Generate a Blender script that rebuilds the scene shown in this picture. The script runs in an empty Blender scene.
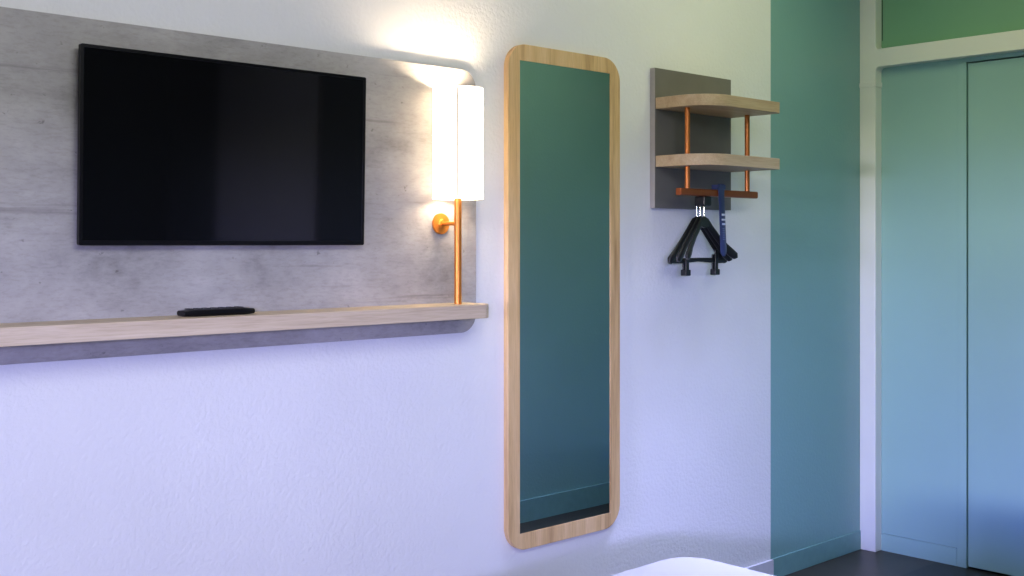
import bpy, bmesh, math, random
from mathutils import Vector, Matrix
random.seed(4)
S = bpy.context.scene
COL = S.collection
PI = math.pi

# ------------------------------------------------------------------ materials
def new_mat(name):
    m = bpy.data.materials.new(name); m.use_nodes = True
    nt = m.node_tree
    return m, nt, nt.nodes['Principled BSDF']

def coords(nt, scale=(1, 1, 1), rot=(0, 0, 0)):
    tc = nt.nodes.new('ShaderNodeTexCoord'); mp = nt.nodes.new('ShaderNodeMapping')
    mp.inputs['Scale'].default_value = scale; mp.inputs['Rotation'].default_value = rot
    nt.links.new(tc.outputs['Object'], mp.inputs['Vector'])
    return mp.outputs['Vector']

def noise(nt, vec, scale, detail=4, rough=.55, dist=0):
    n = nt.nodes.new('ShaderNodeTexNoise')
    n.inputs['Scale'].default_value = scale; n.inputs['Detail'].default_value = detail
    n.inputs['Roughness'].default_value = rough; n.inputs['Distortion'].default_value = dist
    nt.links.new(vec, n.inputs['Vector'])
    return n.outputs['Fac']

def ramp(nt, fac, stops):
    r = nt.nodes.new('ShaderNodeValToRGB')
    els = r.color_ramp.elements
    while len(els) < len(stops): els.new(.5)
    for e, (p, c) in zip(els, stops):
        e.position = p; e.color = (*c, 1) if len(c) == 3 else c
    nt.links.new(fac, r.inputs['Fac'])
    return r.outputs['Color']

def mixc(nt, fac, a, b, mode='MIX'):
    n = nt.nodes.new('ShaderNodeMix'); n.data_type = 'RGBA'; n.blend_type = mode
    for sock, val in ((n.inputs[0], fac), (n.inputs[6], a), (n.inputs[7], b)):
        if hasattr(val, 'links'): nt.links.new(val, sock)
        elif isinstance(val, (int, float)): sock.default_value = val
        else: sock.default_value = (*val, 1)
    return n.outputs[2]

def bump(nt, bsdf, height, strength=.3, dist=.002):
    b = nt.nodes.new('ShaderNodeBump')
    b.inputs['Strength'].default_value = strength; b.inputs['Distance'].default_value = dist
    nt.links.new(height, b.inputs['Height']); nt.links.new(b.outputs['Normal'], bsdf.inputs['Normal'])

def plain(name, col, rough=.5, metal=0, spec=.5, var=.05, scale=30):
    m, nt, b = new_mat(name)
    v = coords(nt); f = noise(nt, v, scale, 3)
    lo = tuple(c * (1 - var) for c in col); hi = tuple(min(1, c * (1 + var)) for c in col)
    nt.links.new(ramp(nt, f, [(.3, lo), (.7, hi)]), b.inputs['Base Color'])
    b.inputs['Roughness'].default_value = rough; b.inputs['Metallic'].default_value = metal
    b.inputs['Specular IOR Level'].default_value = spec
    return m

def plaster(name, col, bstr, var=.03, rough=.75, spec=.25):
    m, nt, b = new_mat(name)
    v = coords(nt)
    f = noise(nt, v, 2.2, 3)
    nt.links.new(ramp(nt, f, [(.3, tuple(c * (1 - var) for c in col)), (.7, tuple(c * (1 + var) for c in col))]), b.inputs['Base Color'])
    g = noise(nt, v, 80, 4, .5, .1)
    g2 = ramp(nt, g, [(.35, (0, 0, 0)), (.62, (1, 1, 1))])
    bump(nt, b, g2, bstr, .003)
    b.inputs['Roughness'].default_value = rough; b.inputs['Specular IOR Level'].default_value = spec
    return m

def wood(name, dark, mid, light, axis, rough=.5):
    """axis: the direction the grain runs, 'X' or 'Z'."""
    m, nt, b = new_mat(name)
    sc = {'X': (.6, 9, 9), 'Z': (9, 9, .6), 'Y': (9, .6, 9)}[axis]
    sc2 = {'X': (4, 90, 90), 'Z': (90, 90, 4), 'Y': (90, 4, 90)}[axis]
    f = noise(nt, coords(nt, sc), 2.6, 5, .6, .6)
    c = ramp(nt, f, [(.25, dark), (.48, mid), (.72, light)])
    f2 = noise(nt, coords(nt, sc2), 3.2, 3, .6, .3)
    c2 = ramp(nt, f2, [(.3, (.80, .77, .73)), (.6, (1, 1, 1))])
    nt.links.new(mixc(nt, .75, c, c2, 'MULTIPLY'), b.inputs['Base Color'])
    bump(nt, b, f2, .12, .001)
    b.inputs['Roughness'].default_value = rough; b.inputs['Specular IOR Level'].default_value = .3
    return m

def concrete(name, base, k=1.0):
    m, nt, b = new_mat(name)
    v = coords(nt)
    def t(q): return tuple(min(1, c * q * k) for c in base)
    big = noise(nt, coords(nt, (.75, 1, 1.15)), 4.2, 8, .68, .15)
    c = ramp(nt, big, [(.30, t(.60)), (.44, t(.93)), (.55, t(1.09)), (.72, t(1.34))])
    strk = noise(nt, coords(nt, (.35, 1, 13)), 2.0, 5, .6, .08)
    c = mixc(nt, .75, c, ramp(nt, strk, [(.30, (.55, .54, .53)), (.37, (.93, .93, .93)), (.6, (1, 1, 1))]), 'MULTIPLY')
    fine = noise(nt, coords(nt, (20, 20, 70)), 2.2, 5, .7, .2)
    c = mixc(nt, .6, c, ramp(nt, fine, [(.30, (.74, .73, .72)), (.52, (1, 1, 1))]), 'MULTIPLY')
    pit = noise(nt, coords(nt, (1, 1, 1.3)), 38, 3, .6)
    c = mixc(nt, .8, c, ramp(nt, pit, [(.25, (.48, .47, .46)), (.31, (1, 1, 1))]), 'MULTIPLY')
    nt.links.new(c, b.inputs['Base Color'])
    bump(nt, b, fine, .15, .001)
    b.inputs['Roughness'].default_value = .6; b.inputs['Specular IOR Level'].default_value = .25
    return m

TEAL = (.125, .335, .285)
M = {
    'white_wall': plaster('white plaster', (.765, .755, .75), .24),
    'teal_wall': plaster('teal painted plaster', (.20, .375, .36), .10, .03, .36, .6),
    'teal_panel': plain('teal painted panel', (.285, .47, .42), .42, 0, .35, .02, 3),
    'teal_upper_dim': plain('teal panel with dim light painted in', (.185, .38, .23), .42, 0, .35, .02, 3),  # closet teal made darker and greener to imitate dimmer light up high
    'teal_base': plain('teal skirting', (.175, .345, .335), .5, 0, .4),
    'white_base': plain('white skirting', (.62, .60, .66), .5),
    'white_paint': plain('white gloss paint', (.77, .76, .68), .4, 0, .4, .02, 4),
    'ceiling': plain('ceiling paint', (.8, .79, .76), .9),
    'gap': plain('dark gap', (.004, .012, .012), .9),
    'concrete': concrete('board marked concrete laminate', (.365, .345, .325)),
    'taupe': plain('taupe laminate', (.155, .145, .13), .55, 0, .3, .12, 6),
    'taupe_lit': plain('taupe edge with side light painted in', (.34, .315, .30), .6),  # board taupe lightened to imitate light on its left side
    'oak_x': wood('pale oak along x', (.47, .36, .25), (.60, .48, .34), (.68, .56, .42), 'X'),
    'oak_z': wood('pale oak along z', (.38, .225, .092), (.66, .44, .21), (.76, .54, .29), 'Z'),
    'oak_shelf': wood('oak shelf', (.38, .27, .16), (.49, .36, .22), (.56, .43, .28), 'X'),
    'black': plain('black plastic', (.008, .008, .009), .42, 0, .4),
    'black_gloss': plain('black gloss', (.004, .004, .005), .3, 0, .18),
    'grey_plastic': plain('dark grey buttons', (.03, .03, .033), .6),
    'brass': plain('orange brass', (.70, .235, .035), .34, .6, .5, .04),
    'copper': plain('copper', (.29, .07, .015), .36, .4, .5, .06),
    'post_copper': plain('bright copper post', (.46, .145, .028), .34, .5, .5, .06),
    'steel': plain('chrome steel', (.8, .8, .82), .18, 1),
    'blue': plain('navy plastic', (.027, .037, .105), .35),
    'mark': plain('pale print', (.55, .58, .70), .6),
    'mark_dim': plain('faint print', (.10, .125, .24), .6),
    'duvet': plain('white duvet cotton', (.52, .52, .54), .85, 0, .2, .02, 8),
    'bed_base': plain('grey bed base', (.10, .10, .11), .8),
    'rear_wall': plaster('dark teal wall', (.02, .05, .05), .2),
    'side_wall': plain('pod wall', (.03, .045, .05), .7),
    'pale_door': plain('pale laminate door', (.26, .26, .27), .5),
}
def mat_floor():
    m, nt, b = new_mat('dark slate vinyl tiles')
    v = coords(nt, (1, 1, 1))
    br = nt.nodes.new('ShaderNodeTexBrick')
    br.inputs['Scale'].default_value = 1; br.inputs['Brick Width'].default_value = .62; br.inputs['Row Height'].default_value = .31
    br.inputs['Mortar Size'].default_value = .0015; br.inputs['Bias'].default_value = -.1
    br.inputs['Color1'].default_value = (.020, .018, .013, 1); br.inputs['Color2'].default_value = (.058, .050, .037, 1)
    br.inputs['Mortar'].default_value = (.03, .03, .03, 1)
    nt.links.new(v, br.inputs['Vector'])
    f = noise(nt, v, 7, 6, .65, .6)
    c = mixc(nt, .8, br.outputs['Color'], ramp(nt, f, [(.3, (.6, .6, .6)), (.7, (1.0, 1, 1))]), 'MULTIPLY')
    nt.links.new(c, b.inputs['Base Color'])
    b.inputs['Roughness'].default_value = .4; b.inputs['Specular IOR Level'].default_value = .28
    bump(nt, b, f, .1, .001)
    return m
M['floor'] = mat_floor()
def mat_mirror():
    m, nt, b = new_mat('silvered mirror')
    b.inputs['Base Color'].default_value = (.70, .73, .71, 1)
    b.inputs['Metallic'].default_value = 1; b.inputs['Roughness'].default_value = 0
    return m
M['mirror'] = mat_mirror()
def mat_screen():
    m, nt, b = new_mat('glossy dark screen')
    b.inputs['Base Color'].default_value = (.0035, .0035, .004, 1)
    b.inputs['Roughness'].default_value = .06; b.inputs['Specular IOR Level'].default_value = .5
    return m
M['screen'] = mat_screen()
def mat_shade():
    m, nt, b = new_mat('white fabric lampshade')
    nt.nodes.remove(b)
    out = nt.nodes['Material Output']
    tr = nt.nodes.new('ShaderNodeBsdfTranslucent'); tr.inputs['Color'].default_value = (.80, .76, .69, 1)
    df = nt.nodes.new('ShaderNodeBsdfDiffuse'); df.inputs['Color'].default_value = (.8, .8, .78, 1)
    mx = nt.nodes.new('ShaderNodeMixShader')
    f = noise(nt, coords(nt), 300, 2)
    mr = nt.nodes.new('ShaderNodeMapRange')
    mr.inputs[3].default_value = .42; mr.inputs[4].default_value = .48
    nt.links.new(f, mr.inputs[0]); nt.links.new(mr.outputs[0], mx.inputs[0])
    nt.links.new(tr.outputs[0], mx.inputs[1]); nt.links.new(df.outputs[0], mx.inputs[2])
    em = nt.nodes.new('ShaderNodeEmission'); em.inputs['Color'].default_value = (1, .88, .70, 1); em.inputs['Strength'].default_value = 1.7
    ad = nt.nodes.new('ShaderNodeAddShader')
    nt.links.new(mx.outputs[0], ad.inputs[0]); nt.links.new(em.outputs[0], ad.inputs[1])
    nt.links.new(ad.outputs[0], out.inputs['Surface'])
    return m
M['shade'] = mat_shade()
def mat_pole_shadow():  # greyer tone painted in for the pole's shadow on the lampshade
    m, nt, b = new_mat('lampshade with pole shadow painted in')
    b.inputs['Base Color'].default_value = (.4, .39, .37, 1); b.inputs['Roughness'].default_value = .8
    b.inputs['Emission Color'].default_value = (1, .95, .88, 1); b.inputs['Emission Strength'].default_value = .36
    return m
M['pole_shadow'] = mat_pole_shadow()
def mat_bulb():
    m, nt, b = new_mat('frosted bulb glow')
    b.inputs['Base Color'].default_value = (.9, .88, .8, 1)
    b.inputs['Emission Color'].default_value = (1, .85, .62, 1); b.inputs['Emission Strength'].default_value = 8
    return m
M['bulb'] = mat_bulb()

# ------------------------------------------------------------------ mesh helpers
def link(name, bm, mat, parent=None, off=(0, 0, 0), smooth=False, bevel=0, seg=2):
    if any(off): bmesh.ops.translate(bm, verts=bm.verts, vec=-Vector(off))
    bmesh.ops.recalc_face_normals(bm, faces=bm.faces)
    me = bpy.data.meshes.new(name); bm.to_mesh(me); bm.free()
    if smooth:
        for p in me.polygons: p.use_smooth = True
        try: me.set_sharp_from_angle(angle=math.radians(38))
        except Exception: pass
    o = bpy.data.objects.new(name, me); COL.objects.link(o)
    me.materials.append(mat)
    if parent: o.parent = parent
    if bevel:
        bv = o.modifiers.new('bevel', 'BEVEL'); bv.width = bevel; bv.segments = seg
        bv.limit_method = 'ANGLE'; bv.angle_limit = math.radians(40); bv.harden_normals = False
    return o

def box(bm, x0, x1, y0, y1, z0, z1):
    x0, x1 = sorted((x0, x1)); y0, y1 = sorted((y0, y1)); z0, z1 = sorted((z0, z1))
    v = [bm.verts.new((x, y, z)) for x in (x0, x1) for y in (y0, y1) for z in (z0, z1)]
    for f in ((0, 1, 3, 2), (4, 6, 7, 5), (0, 4, 5, 1), (2, 3, 7, 6), (0, 2, 6, 4), (1, 5, 7, 3)):
        bm.faces.new([v[i] for i in f])
    return bm

def B(*a):
    return box(bmesh.new(), *a)

def rrect(x0, x1, z0, z1, radii, n=10):
    """rounded rectangle outline; radii = (lower left, lower right, upper right, upper left)"""
    pts = []
    cs = [(x0, z0, 1, 1, PI), (x1, z0, -1, 1, 1.5 * PI), (x1, z1, -1, -1, 0), (x0, z1, 1, -1, .5 * PI)]
    for (cx, cz, sx, sz, a0), r in zip(cs, radii):
        if r <= 0: pts.append((cx, cz)); continue
        for i in range(n + 1):
            a = a0 + .5 * PI * i / n
            pts.append((cx + sx * r + r * math.cos(a), cz + sz * r + r * math.sin(a)))
    return pts

def prism(loops, lo, hi, axis='Y'):
    """extrude an outline (with holes) between lo and hi along an axis"""
    bm = bmesh.new()
    def P(p, h):
        if axis == 'Y': return (p[0], h, p[1])
        if axis == 'X': return (h, p[0], p[1])
        return (p[0], p[1], h)
    if len(loops) == 1:
        a = [bm.verts.new(P(p, lo)) for p in loops[0]]; c = [bm.verts.new(P(p, hi)) for p in loops[0]]
        bm.faces.new(a); bm.faces.new(list(reversed(c)))
        n = len(a)
        for i in range(n): bm.faces.new((a[i], a[(i + 1) % n], c[(i + 1) % n], c[i]))
        return bm
    for h in (lo, hi):
        edges = []
        for lp in loops:
            vs = [bm.verts.new(P(p, h)) for p in lp]
            edges += [bm.edges.new((vs[i], vs[(i + 1) % len(vs)])) for i in range(len(vs))]
        bmesh.ops.triangle_fill(bm, use_beauty=True, use_dissolve=False, edges=edges)
    bm.verts.ensure_lookup_table()
    tot = sum(len(l) for l in loops); base = 0
    for lp in loops:
        n = len(lp)
        for i in range(n):
            j = (i + 1) % n
            bm.faces.new((bm.verts[base + i], bm.verts[base + j], bm.verts[tot + base + j], bm.verts[tot + base + i]))
        base += n
    return bm

def tube(bm, pts, r, seg=16, cap=True, flat=None):
    """swept circle / ellipse; r may be a list of (ra, rb) or numbers"""
    rings = []
    n = len(pts); prev = None
    for i, p in enumerate(pts):
        p = Vector(p)
        d = (Vector(pts[min(i + 1, n - 1)]) - Vector(pts[max(i - 1, 0)])).normalized()
        ref = Vector(flat) if flat else (Vector((0, 0, 1)) if abs(d.z) < .9 else Vector((1, 0, 0)))
        if prev is not None and not flat: ref = prev
        a = d.cross(ref).normalized(); b = a.cross(d).normalized()
        prev = b
        rr = r[i] if isinstance(r, (list, tuple)) else r
        ra, rb = rr if isinstance(rr, (list, tuple)) else (rr, rr)
        rings.append([bm.verts.new(p + a * ra * math.cos(2 * PI * k / seg) + b * rb * math.sin(2 * PI * k / seg)) for k in range(seg)])
    for i in range(n - 1):
        for k in range(seg):
            bm.faces.new((rings[i][k], rings[i][(k + 1) % seg], rings[i + 1][(k + 1) % seg], rings[i + 1][k]))
    if cap:
        bm.faces.new(rings[0]); bm.faces.new(list(reversed(rings[-1])))
    return bm

def T(pts, r, seg=16, cap=True, flat=None):
    return tube(bmesh.new(), pts, r, seg, cap, flat)

def thing(name, label, cat, loc, group=None):
    o = bpy.data.objects.new(name, None); COL.objects.link(o)
    o.location = loc; o.empty_display_size = .05
    o['label'] = label; o['category'] = cat
    if group: o['group'] = group
    return o

def tag(o, label, cat, group=None):
    o['label'] = label; o['category'] = cat
    if group: o['group'] = group
    return o

STRUCT = {
    'floor': ('dark slate coloured vinyl floor', 'floor'), 'ceiling': ('plain pale ceiling', 'ceiling'),
}
def struct(name, bm, mat, label, cat, bevel=0, smooth=False):
    o = link(name, bm, mat, bevel=bevel, smooth=smooth)
    o['kind'] = 'structure'; o['label'] = label; o['category'] = cat
    return o

# ------------------------------------------------------------------ the room
XW, XC, XD = -1.35, 4.322, 4.372       # window wall, front of closet frame, face of the doors
YR, YP, XP = -3.2, -1.328, 2.80        # rear wall, bathroom wall, bathroom side
ZC = 2.50
XG = 3.681                             # where white paint meets teal
struct('floor', B(XW - .1, XD + .1, YR - .1, .1, -.1, 0), M['floor'], 'dark slate coloured vinyl floor', 'floor')
struct('ceiling', B(XW - .1, XD + .1, YR - .1, .1, ZC, ZC + .1), M['ceiling'], 'plain pale ceiling', 'ceiling')
struct('wall_left', B(XW - .1, XG, 0, .1, 0, ZC), M['white_wall'], 'white roughcast plaster wall behind the television and mirror', 'wall')
struct('wall_left_accent', B(XG, XD + .1, 0, .1, 0, ZC), M['teal_wall'], 'teal green painted strip of wall beside the closet', 'wall')
struct('baseboard_left', B(XW, XG + .004, -.012, .0, 0, .078), M['white_base'], 'pale skirting along the white wall', 'baseboard', .002)
struct('baseboard_left_accent', B(XG + .004, XC - .0005, -.007, .0, 0, .079), M['teal_base'], 'teal skirting along the green wall strip', 'baseboard', .002)

# right-hand closet wall
bm = bmesh.new()
box(bm, XD, XD + .03, -.0, -.395, .071, 1.995)
box(bm, XD, XD + .03, -.395, -.44, 1.9765, 1.995)
box(bm, XD, XD + .03, -.44, YP, 1.9765, 1.995)
struct('wall_right', bm, M['teal_panel'], 'pale teal fixed closet panel beside the white post', 'wall')
struct('wall_right_upper', B(XD, XD + .03, 0, YP, 1.995, ZC), M['teal_upper_dim'], 'closet panel above the white crossbeam, colour toned to dimmer light', 'wall')
struct('trim_4', B(XD - .0006, XD + .01, -.0745, -.0775, 2.105, ZC), M['gap'], 'thin dark gap beside the upper closet panel', 'trim')
struct('baseboard_right', B(XD - .0015, XD + .03, 0, -.394, 0, .0695), M['teal_panel'], 'teal skirting under the fixed closet panel', 'baseboard')
struct('trim_3', B(XD - .004, XD + .03, -.396, -.4345, 0, 1.9765), M['teal_panel'], 'narrow teal door jamb strip', 'trim', .0015)
struct('wall_right_backing', B(XD + .028, XD + .06, 0, YP, 0, ZC), M['gap'], 'dark closet interior seen through the door gap', 'wall')
d1 = struct('door_1', B(XD, XD + .026, -.4402, YP + .01, .008, 1.9705), M['teal_panel'], 'flush pale teal closet door with a dark gap round it', 'door', .001)

# white post and crossbeam with rounded inside corners
def post_beam():
    yl, yr, zb, zt, yo, r = -.0005, -.072, 1.992, 2.066, YP, .016
    pts = [(yl, 0), (yr, 0)]
    def fil(cy, cz, a0, a1):
        for i in range(7):
            a = a0 + (a1 - a0) * i / 6
            pts.append((cy + r * math.cos(a), cz + r * math.sin(a)))
    fil(yr - r, zb - r, 0, PI / 2)          # under the beam
    pts.extend([(yo, zb), (yo, zt)])
    fil(yr - r, zt + r, -PI / 2, 0)         # above the beam
    pts.extend([(yr, ZC), (yl, ZC)])
    return prism([pts], XC, XD + .001, 'X')
struct('trim_1', post_beam(), M['white_paint'], 'white painted post and crossbeam framing the closet', 'trim', .0025)
bm = B(XC - .0035, XD - .0005, -.0005, -.0752, 1.9125, 1.9335)
struct('trim_2', bm, M['white_paint'], 'small raised collar on the white closet post', 'trim', .0012)

# bathroom pod, seen in the mirror and in the television glass
struct('wall_bathroom', B(XP, XD + .1, YP, YP - .06, 0, ZC), M['teal_wall'], 'teal wall opposite the mirror, seen reflected', 'wall')
struct('baseboard_bathroom', B(XP, XD, YP + .012, YP, 0, .10), M['teal_base'], 'teal skirting of the wall opposite the mirror', 'baseboard')
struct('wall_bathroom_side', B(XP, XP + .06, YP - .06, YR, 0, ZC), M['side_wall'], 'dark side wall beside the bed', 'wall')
struct('door_2', B(XP - .02, XP, -1.80, -2.66, 0.01, 2.05), M['pale_door'], 'pale door in the side wall, reflected in the television', 'door', .002)
RX0, RX1, RZ0, RZ1 = -1.25, .30, .20, 1.53  # unseen opening added to cut off the blue fill at mid height
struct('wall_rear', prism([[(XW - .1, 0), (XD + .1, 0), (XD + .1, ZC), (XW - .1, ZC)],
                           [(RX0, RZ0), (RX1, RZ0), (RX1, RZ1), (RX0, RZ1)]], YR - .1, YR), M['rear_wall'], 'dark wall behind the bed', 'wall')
fr = prism([[(RX0, RZ0), (RX1, RZ0), (RX1, RZ1), (RX0, RZ1)],
            [(RX0 + .04, RZ0 + .04), (RX1 - .04, RZ0 + .04), (RX1 - .04, RZ1 - .04), (RX0 + .04, RZ1 - .04)]], YR - .08, YR - .02)
struct('added_opening', fr, M['white_paint'], 'added low framed opening behind the camera, shaping the blue fill light', 'window')
# window wall with an opening
WY0, WY1, WZ0, WZ1 = -.50, -2.45, .32, 1.52
bm = bmesh.new()
box(bm, XW - .1, XW, 0, WY0, 0, ZC); box(bm, XW - .1, XW, WY1, YR, 0, ZC)
box(bm, XW - .1, XW, WY0, WY1, 0, WZ0); box(bm, XW - .1, XW, WY0, WY1, WZ1, ZC)
struct('wall_window', bm, M['white_wall'], 'white wall holding the window', 'wall')
fr = prism([[(WY1, WZ0), (WY0, WZ0), (WY0, WZ1), (WY1, WZ1)],
            [(WY1 + .05, WZ0 + .05), (WY0 - .05, WZ0 + .05), (WY0 - .05, WZ1 - .05), (WY1 + .05, WZ1 - .05)]], XW - .08, XW - .02, 'X')
box(fr, XW - .08, XW - .02, (WY0 + WY1) / 2 - .03, (WY0 + WY1) / 2 + .03, WZ0 + .05, WZ1 - .05)
struct('window_1', fr, M['white_paint'], 'white framed window behind the camera', 'window')

# ------------------------------------------------------------------ concrete-look board and ledge
P0 = -.018
panel = link('wall_panel', prism([rrect(.12, 2.187, 1.0145, 1.7625, (.0, .055, .055, 0))], P0, -.0005), M['concrete'], bevel=.0012)
tag(panel, 'large grey concrete-look backboard behind the television with rounded right corners', 'wall panel')
ledge = link('wall_ledge', prism([rrect(.12, 2.135, -.15, P0 - .0005, (.0, .035, 0, 0))], 1.0635, 1.1015, 'Z'), M['oak_x'], bevel=.0015)
tag(ledge, 'long pale oak ledge fixed to the grey backboard under the television', 'shelf')

# ------------------------------------------------------------------ television
TX0, TX1, TZ0, TZ1 = 1.0190, 1.7725, 1.2640, 1.7000
TYF = -.046
tv = thing('wall_mounted_television', 'black flat-screen television mounted on the grey backboard', 'television', ((TX0 + TX1) / 2, TYF, TZ0))
o = tv.location.copy()
link('back_housing', B(TX0 + .09, TX1 - .09, TYF + .011, TYF + .020, TZ0 + .05, TZ1 - .09), M['black'], tv, o, bevel=.006)
link('wall_bracket', B(TX0 + .27, TX1 - .27, TYF + .020, P0 - .0006, TZ0 + .13, TZ1 - .13), M['black'], tv, o)
fb = prism([rrect(TX0, TX1, TZ0, TZ1, (.004,) * 4, 4),
            rrect(TX0 + .0075, TX1 - .0075, TZ0 + .0105, TZ1 - .0075, (.001,) * 4, 2)], TYF, TYF + .012)
link('bezel', fb, M['black_gloss'], tv, o, bevel=.0012)
link('screen', B(TX0 + .0070, TX1 - .0070, TYF + .0022, TYF + .0118, TZ0 + .010, TZ1 - .0070), M['screen'], tv, o)
tv.rotation_euler = (math.radians(1.3), 0, 0)

# ------------------------------------------------------------------ remote control
RX, RY, RZ = 1.328, -.082, 1.1018
rc = thing('remote_control', 'black remote control lying on the oak ledge below the television', 'remote control', (RX, RY, RZ))
def remote_body():
    bm = bmesh.new(); n = 13; rings = []
    for i in range(n):
        s = i / (n - 1); x = -.090 + .180 * s
        e = min(1, .42 + 3.6 * min(s, 1 - s)) ** .6
        w = .0225 * (.72 + .28 * e); h = .0165 * (.55 + .45 * e); b0 = .004 * (1 - e)
        sec = [(-w, b0 + h * .30), (-w * .8, b0), (w * .8, b0), (w, b0 + h * .30), (w * .96, h * .82), (w * .7, h), (-w * .7, h), (-w * .96, h * .82)]
        rings.append([bm.verts.new((x, y, z)) for y, z in sec])
    for a, b in zip(rings, rings[1:]):
        for k in range(8): bm.faces.new((a[k], a[(k + 1) % 8], b[(k + 1) % 8], b[k]))
    bm.faces.new(rings[0]); bm.faces.new(list(reversed(rings[-1])))
    return bm
link('housing', remote_body(), M['black_gloss'], rc, smooth=True, bevel=.001)
bt = None
for i in range(7):
    for j in range(3):
        bb = B(-.0745 + i * .021, -.0625 + i * .021, -.0125 + j * .0095, -.0065 + j * .0095, .0155, .0181)
        if bt is None:
            bt = link('button', bb, M['grey_plastic'], rc, bevel=.0008)
        else:
            bb.free(); c = bt.copy(); COL.objects.link(c); c.parent = rc; c.location = (i * .021, j * .0095, 0)

# ------------------------------------------------------------------ wall lamp
LX, LY = 2.053, -.094
lamp = thing('wall_lamp', 'lit lamp with white cylinder shade on an orange brass pole beside the television', 'lamp', (LX, LY, 1.1016))
o = lamp.location.copy()
def lathe(prof, c, seg=48, axis='Z'):
    bm = bmesh.new(); rings = []
    for r, h in prof:
        ring = []
        for k in range(seg):
            a = 2 * PI * k / seg
            p = (c[0] + r * math.cos(a), c[1] + r * math.sin(a), c[2] + h) if axis == 'Z' else (c[0] + r * math.cos(a), c[1] + h, c[2] + r * math.sin(a))
            ring.append(bm.verts.new(p))
        rings.append(ring)
    for a, b in zip(rings, rings[1:]):
        for k in range(seg): bm.faces.new((a[k], a[(k + 1) % seg], b[(k + 1) % seg], b[k]))
    return bm, rings
RS, SZ0, SZ1 = .0690, 1.3895, 1.6925
bm, _ = lathe([(RS, SZ0), (RS, SZ1)], (LX, LY, 0), 64)
shade = link('lamp_shade', bm, M['shade'], lamp, o, smooth=True)
for z in (SZ0, SZ1 - .006):
    bm, rg = lathe([(RS + .0008, z), (RS + .0008, z + .006), (RS - .0015, z + .006), (RS - .0015, z), (RS + .0008, z)], (LX, LY, 0), 64)
    h = link('shade_hem', bm, M['shade'], shade, smooth=True)
    h.matrix_parent_inverse = Matrix.Identity(4); h.location = -o
sa = math.atan2(-2.5 - LY, -LX) - .02
sb = bmesh.new(); v_ = []
for q in (-.036, 0, .036):
    for z in (SZ0 + .004, SZ1 - .004):
        v_.append(sb.verts.new((LX + (RS + .0012) * math.cos(sa + q), LY + (RS + .0012) * math.sin(sa + q), z)))
sb.faces.new((v_[0], v_[2], v_[3], v_[1])); sb.faces.new((v_[2], v_[4], v_[5], v_[3]))
sm = link('pole_shadow', sb, M['pole_shadow'], shade, smooth=True); sm.location = -o  # strip facing the camera, coloured as the pole's silhouette through the fabric
link('pole', T([(LX, LY, 1.1018), (LX, LY, 1.675)], .0102, 24), M['brass'], lamp, o, smooth=True)
bm = T([(LX, LY + .0, 1.323), (LX, P0 - .008, 1.323)], .0058, 14)
link('arm', bm, M['brass'], lamp, o, smooth=True)
bm, rg = lathe([(.0001, -.012), (.011, -.011), (.013, -.0075), (.0285, -.0065), (.0295, -.0045), (.0295, -.0004)], (LX, P0, 1.323), 40, 'Y')
bm.faces.new(rg[-1])
link('rosette', bm, M['brass'], lamp, o, smooth=True)
BXY = (LX + .016, LY + .022)
for zc in (1.603, 1.482):
    bm = bmesh.new(); bmesh.ops.create_uvsphere(bm, u_segments=20, v_segments=14, radius=.018)
    bmesh.ops.scale(bm, verts=bm.verts, vec=(1, 1, 1.5)); bmesh.ops.translate(bm, verts=bm.verts, vec=(BXY[0], BXY[1], zc))
    link('bulb', bm, M['bulb'], lamp, o, smooth=True)
link('bulb_socket', T([(BXY[0], BXY[1], 1.507), (BXY[0], BXY[1], 1.580)], .012, 20), M['white_paint'], lamp, o, smooth=True)
link('shade_spider', T([(LX - RS, LY, 1.54), (LX + RS, LY, 1.54)], .0018, 8), M['steel'], lamp, o)

# ------------------------------------------------------------------ mirror
MF = -.0205
mir = thing('wall_mirror', 'tall wall mirror in a rounded pale oak frame', 'mirror', (2.542, 0, .37))
o = mir.location.copy()
fr = prism([rrect(2.310, 2.805, .3545, 1.8625, (.074, .074, .074, .074), 12),
            [(2.3585, .4045), (2.7570, .4045), (2.7570, 1.8130), (2.3585, 1.8130)]], MF, -.0006)
link('frame', fr, M['oak_z'], mir, o, bevel=.0015)
link('mirror_glass', B(2.3570, 2.7585, MF + .002, MF + .006, .4030, 1.8145), M['mirror'], mir, o)

# ------------------------------------------------------------------ coat rack
rack = thing('wall_coat_rack', 'wall rack of two oak shelves and copper rail on a dark taupe board', 'coat rack', (3.19, 0, 1.388))
o = rack.location.copy()
RF = -.022
link('back_board', B(2.979, 3.402, RF, -.0006, 1.387, 1.8555), M['taupe'], rack, o, bevel=.001)
for z0, z1 in ((1.7175, 1.7550), (1.5235, 1.5610)):
    out = rrect(2.981, 3.401, -.234, RF, (.12, .014, 0, 0), 18)
    link('shelf', prism([out], z0, z1, 'Z'), M['oak_shelf'], rack, o, bevel=.0012)
RY_ = -.120
for x in (3.027, 3.362):
    link('post', T([(x, RY_, 1.445), (x, RY_, 1.7175)], .0088, 20), M['post_copper'], rack, o, smooth=True)
bar = prism([rrect(RY_ - .012, RY_ + .012, 1.4265, 1.4505, (.005,) * 4, 4)], 2.979, 3.411, 'X')
link('lit_edge', B(2.9775, 2.9789, RF + .0005, -.001, 1.3875, 1.855), M['taupe_lit'], rack, o)  # pale strip painting side light onto the board's left edge
link('hanging_rail', bar, M['copper'], rack, o, bevel=.003, seg=3)
link('hanger_holder', B(3.091, 3.131, RY_ - .022, RY_ + .022, 1.393, 1.4262), M['black'], rack, o, bevel=.005)

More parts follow.
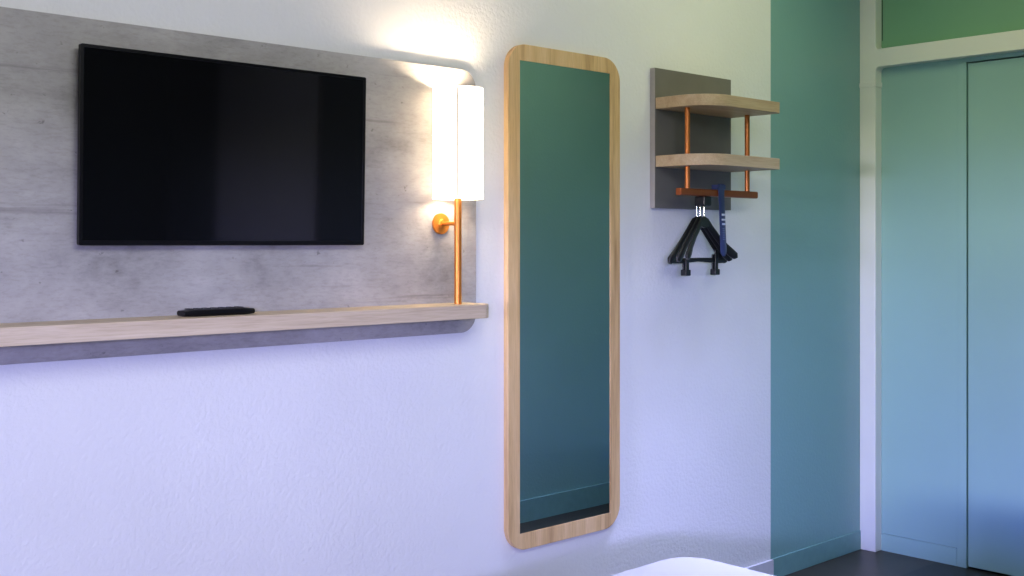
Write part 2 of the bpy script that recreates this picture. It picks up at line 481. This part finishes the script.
# ------------------------------------------------------------------ coat hangers
def hanger_body(w, bow):
    half = [(0, .004, 0), (.018, -.004, 0), (.045, -.030, .04), (.09, -.072, .22), (.135, -.112, .5), (.165, -.138, .77), (.184, -.151, .93), (.191, -.163, 1)]
    half = [(x * w, z, -y * bow) for x, z, y in half]
    rad = [(.0055, .013), (.0055, .015), (.0052, .014), (.0055, .014), (.0070, .0155), (.0090, .0175), (.0095, .0165), (.006, .009)]
    pts = [(-x, y, z) for x, z, y in reversed(half[1:])] + [(x, y, z) for x, z, y in half]
    rr = list(reversed(rad[1:])) + rad
    bm = tube(bmesh.new(), pts, rr, 14, True, (0, 0, 1))
    # flat webbed plate under the neck
    pl = [(-.021, .000), (.021, .000), (.030, -.022), (.014, -.030), (0, -.033), (-.014, -.030), (-.030, -.022)]
    a = [bm.verts.new((x, -.0055, z)) for x, z in pl]; c = [bm.verts.new((x, .0045, z)) for x, z in pl]
    bm.faces.new(a); bm.faces.new(list(reversed(c)))
    for i in range(7): bm.faces.new((a[i], a[(i + 1) % 7], c[(i + 1) % 7], c[i]))
    return bm

ZH = 1.3465
GRP = 'coat hangers on the copper rail'
def make_hanger(label, loc, rz, sz, w, bow, stem):
    t = thing('coat_hanger', label, 'coat hanger', loc, GRP)
    t.rotation_euler = (0, 0, math.radians(rz))
    b_ = link('hanger_body', hanger_body(w, bow), M['black'], t, smooth=True)
    b_.scale = (1, 1, sz)
    if stem is None:
        s_ = link('stem', T([(0, 0, .002), (0, 0, .050)], .0026, 12), M['steel'], t, smooth=True)
    else:
        s_ = stem.copy(); COL.objects.link(s_); s_.parent = t
    return t, s_
h1, st = make_hanger('black coat hanger with trouser bar and clips, rearmost and reaching furthest left under the rail', (3.118, -.088, ZH), 2, .88, .83, .006, None)
zb = -.139
bar_ = link('trouser_bar', T([(-.150, -.010, zb + .002), (-.09, -.006, zb + .003), (0, -.004, zb + .006), (.10, -.006, zb + .002), (.155, -.010, zb)], [(.004, .007), (.004, .009), (.004, .0065), (.004, .009), (.004, .007)], 12, True, (0, 0, 1)), M['black'], h1, smooth=True)
def clip_bm(x, up):
    bm = bmesh.new()
    box(bm, x - .0085, x + .0085, -.016, -.010, zb - .034, zb + up)
    box(bm, x - .0085, x + .0085, -.004, .002, zb - .034, zb + up * .6)
    box(bm, x - .0135, x + .0135, -.019, .004, zb - .047, zb - .027)
    return bm
for x, up in ((-.072, .014), (.096, .040)):
    link('clip', clip_bm(x, up), M['black'], h1, bevel=.0025)
h2, _ = make_hanger('black coat hanger between the two others under the copper rail', (3.112, -.108, ZH), 3, .84, .80, .018, st)
h3, _ = make_hanger('black coat hanger nearest the room under the copper rail, its left arm reaching least far', (3.106, -.128, ZH), 4, .79, .76, .032, st)

# ------------------------------------------------------------------ blue shoehorn
sx, sy = 3.190, RY_ - .0155
sh = thing('shoehorn', 'long navy blue plastic shoehorn hooked over the copper rail beside the hangers', 'shoehorn', (sx, sy, 1.452))
o = sh.location.copy()
def shoehorn():
    bm = bmesh.new(); n = 22; rows = []
    for i in range(n):
        s = i / (n - 1); z = 1.470 - .245 * s
        w = .0150 + .0022 * max(0, s - .3) if s > .1 else .0165
        if s > .93: w *= math.sqrt(max(.12, 1 - ((s - .93) / .075) ** 2))
        row = []
        for j in range(7):
            q = j / 3 - 1
            row.append((sx + w * q - .012 * s, sy - .0008 - .020 * s - .0035 * (1 - q * q) * min(1, s * 2), z))
        rows.append(row)
    F = [[bm.verts.new(p) for p in r] for r in rows]
    K = [[bm.verts.new((p[0], p[1] + .0022, p[2])) for p in r] for r in rows]
    for G, s in ((F, 1), (K, -1)):
        for i in range(n - 1):
            for j in range(6):
                f = (G[i][j], G[i][j + 1], G[i + 1][j + 1], G[i + 1][j])
                bm.faces.new(f if s > 0 else tuple(reversed(f)))
    for i in range(n - 1):
        for j in (0, 6): bm.faces.new((F[i][j], F[i + 1][j], K[i + 1][j], K[i][j]))
    for i in (0, n - 1):
        for j in range(6): bm.faces.new((F[i][j], F[i][j + 1], K[i][j + 1], K[i][j]))
    return bm
link('blade', shoehorn(), M['blue'], sh, o, smooth=True)
link('hook', prism([[(sy - .003, 1.452), (sy + .033, 1.452), (sy + .033, 1.430), (sy + .030, 1.430), (sy + .030, 1.4505), (sy - .003, 1.4505 + .012)][::1] if False else
     [(sy - .003, 1.4515), (sy + .0335, 1.4515), (sy + .0335, 1.432), (sy + .0365, 1.432), (sy + .0365, 1.468), (sy - .003, 1.468)]], sx - .006, sx + .022, 'X'), M['blue'], sh, o, bevel=.002)
marks = bmesh.new()
for z, h, w in ((1.3655, .0070, .0110), (1.3485, .0060, .0130), (1.3335, .0065, .0115)):
    s = (1.470 - z) / .245
    box(marks, sx - .012 * s - w * .75, sx - .012 * s + w * .75, sy - .0052 - .020 * s, sy - .0040 - .020 * s, z - h / 2, z + h / 2)
link('print', marks, M['mark'], sh, o)
m2 = bmesh.new()
for k in range(7):
    z = 1.3185 - k * .0062; s = (1.470 - z) / .245
    box(m2, sx - .012 * s - .0068, sx - .012 * s + .0068, sy - .0052 - .020 * s, sy - .0040 - .020 * s, z - .0016, z + .0016)
link('small_print', m2, M['mark_dim'], sh, o)

# ------------------------------------------------------------------ bed
BX0, BX1, BY0, BY1, BZ = 1.08, 2.487, -.533, -2.54, .432
bed = thing('bed', 'low double bed under a white cover, foot end towards the mirror', 'bed', ((BX0 + BX1) / 2, (BY0 + BY1) / 2, 0))
o = bed.location.copy()
link('bed_base', prism([rrect(BX0 + .06, BX1 - .06, BY1 + .02, BY0 - .06, (.02,) * 4, 4)], .06, .16, 'Z'), M['bed_base'], bed, o, bevel=.004)
for x in (BX0 + .16, BX1 - .16):
    for y in (BY0 - .16, BY1 + .16):
        link('leg', T([(x, y, 0), (x, y, .06)], .025, 16), M['bed_base'], bed, o, smooth=True)
link('mattress', prism([rrect(BX0 + .03, BX1 - .03, BY1, BY0 - .03, (.06,) * 4, 8)], .16, .325, 'Z'), M['duvet'], bed, o, bevel=.03, seg=4)
link('headboard', B(BX0, BX1, BY1 - .005, BY1 - .045, .06, .95), M['oak_x'], bed, o, bevel=.004)
dv = prism([rrect(BX0, BX1, BY1 + .35, BY0, (.05, .05, .105, .105), 14)], .326, BZ, 'Z')
duv = link('duvet', dv, M['duvet'], smooth=True, bevel=.026, seg=5)
tag(duv, 'smooth white cover with rounded corner on the bed in the foreground', 'duvet')

# ------------------------------------------------------------------ light
def area(name, loc, target, sx, sy, power, col, spread=180):
    l = bpy.data.lights.new(name, 'AREA'); l.shape = 'RECTANGLE'; l.size = sx; l.size_y = sy
    l.energy = power; l.color = col; l.spread = math.radians(spread)
    ob = bpy.data.objects.new(name, l); COL.objects.link(ob); ob.location = loc
    d = Vector(target) - Vector(loc)
    ob.rotation_euler = d.to_track_quat('-Z', 'Y').to_euler()
    return ob
LIGHTS = {
    'sky_patch': (((-7.5, -.5, 1.95), (1.5, -.5, .9), 3.0, 1.5), 2250, (.12, .15, 1.0), 180),
    'horizon_patch': (((-7.5, -.9, 1.32), (1.5, -.9, 1.3), 3.8, .60), 820, (1.0, .97, .88), 180),
    'side_fill': (((-2.6, -4.7, 1.57), (4.0, -.2, 1.1), 2.6, .30), 630, (.435, .45, 1.0), 180),  # unseen strip added outside the rear opening as blue corridor fill
    'ceiling_glow': (((.85, -2.3, 2.36), (.95, -.5, 1.1), 1.7, .9), 42, (.94, .98, 1.0), 180),
    'corridor_glow': (((3.3, -.68, 2.46), (3.3, -.68, 0), 1.2, .7), 6.8, (.955, 1.0, .52), 180),
    'corridor_fill': (((3.1, -.72, 2.46), (3.1, -.68, 0), 1.3, .35), 17.0, (.42, .46, 1.0), 52),  # unseen blue lamp added to fill the bed's shadow low on the wall
}
for nm, (a, p, c, sp) in LIGHTS.items():
    area(nm, *a, p, c, sp)
BULB = 1.0; BULB_COL = (1, .80, .56)
for zz, en in ((1.650, 11), (1.432, 4.5)):
    pl = bpy.data.lights.new('bulb_light', 'POINT'); pl.energy = en * BULB; pl.color = BULB_COL; pl.shadow_soft_size = .018 if zz > 1.5 else .03
    po = bpy.data.objects.new('bulb_light', pl); COL.objects.link(po); po.location = (BXY[0], BXY[1], zz)
w = bpy.data.worlds.new('World'); S.world = w; w.use_nodes = True
w.node_tree.nodes['Background'].inputs['Color'].default_value = (.45, .55, .9, 1)
w.node_tree.nodes['Background'].inputs['Strength'].default_value = .15

# ------------------------------------------------------------------ camera
f = 1151.6; yaw = math.atan(1228 / f)
cam = bpy.data.cameras.new('camera'); co = bpy.data.objects.new('camera', cam); COL.objects.link(co)
cam.sensor_width = 36; cam.lens = f / 1024 * 36
cam.shift_y = -(288 - 243.5) / 1024
cam.clip_start = .01
co.location = (0, -2.5, 1.268)
co.rotation_euler = (PI / 2, 0, -yaw)     # forward = (sin, cos) of the yaw measured from +y
fw = Vector((math.cos(yaw), math.sin(yaw), 0))
co.rotation_euler = fw.to_track_quat('-Z', 'Y').to_euler()
S.camera = co

S.view_settings.view_transform = 'Standard'
S.view_settings.look = 'None'
S.view_settings.exposure = 0
S.cycles.use_denoising = True
S.cycles.max_bounces = 10; S.cycles.diffuse_bounces = 5
S.cycles.sample_clamp_indirect = 6
S.cycles.caustics_reflective = False; S.cycles.caustics_refractive = False
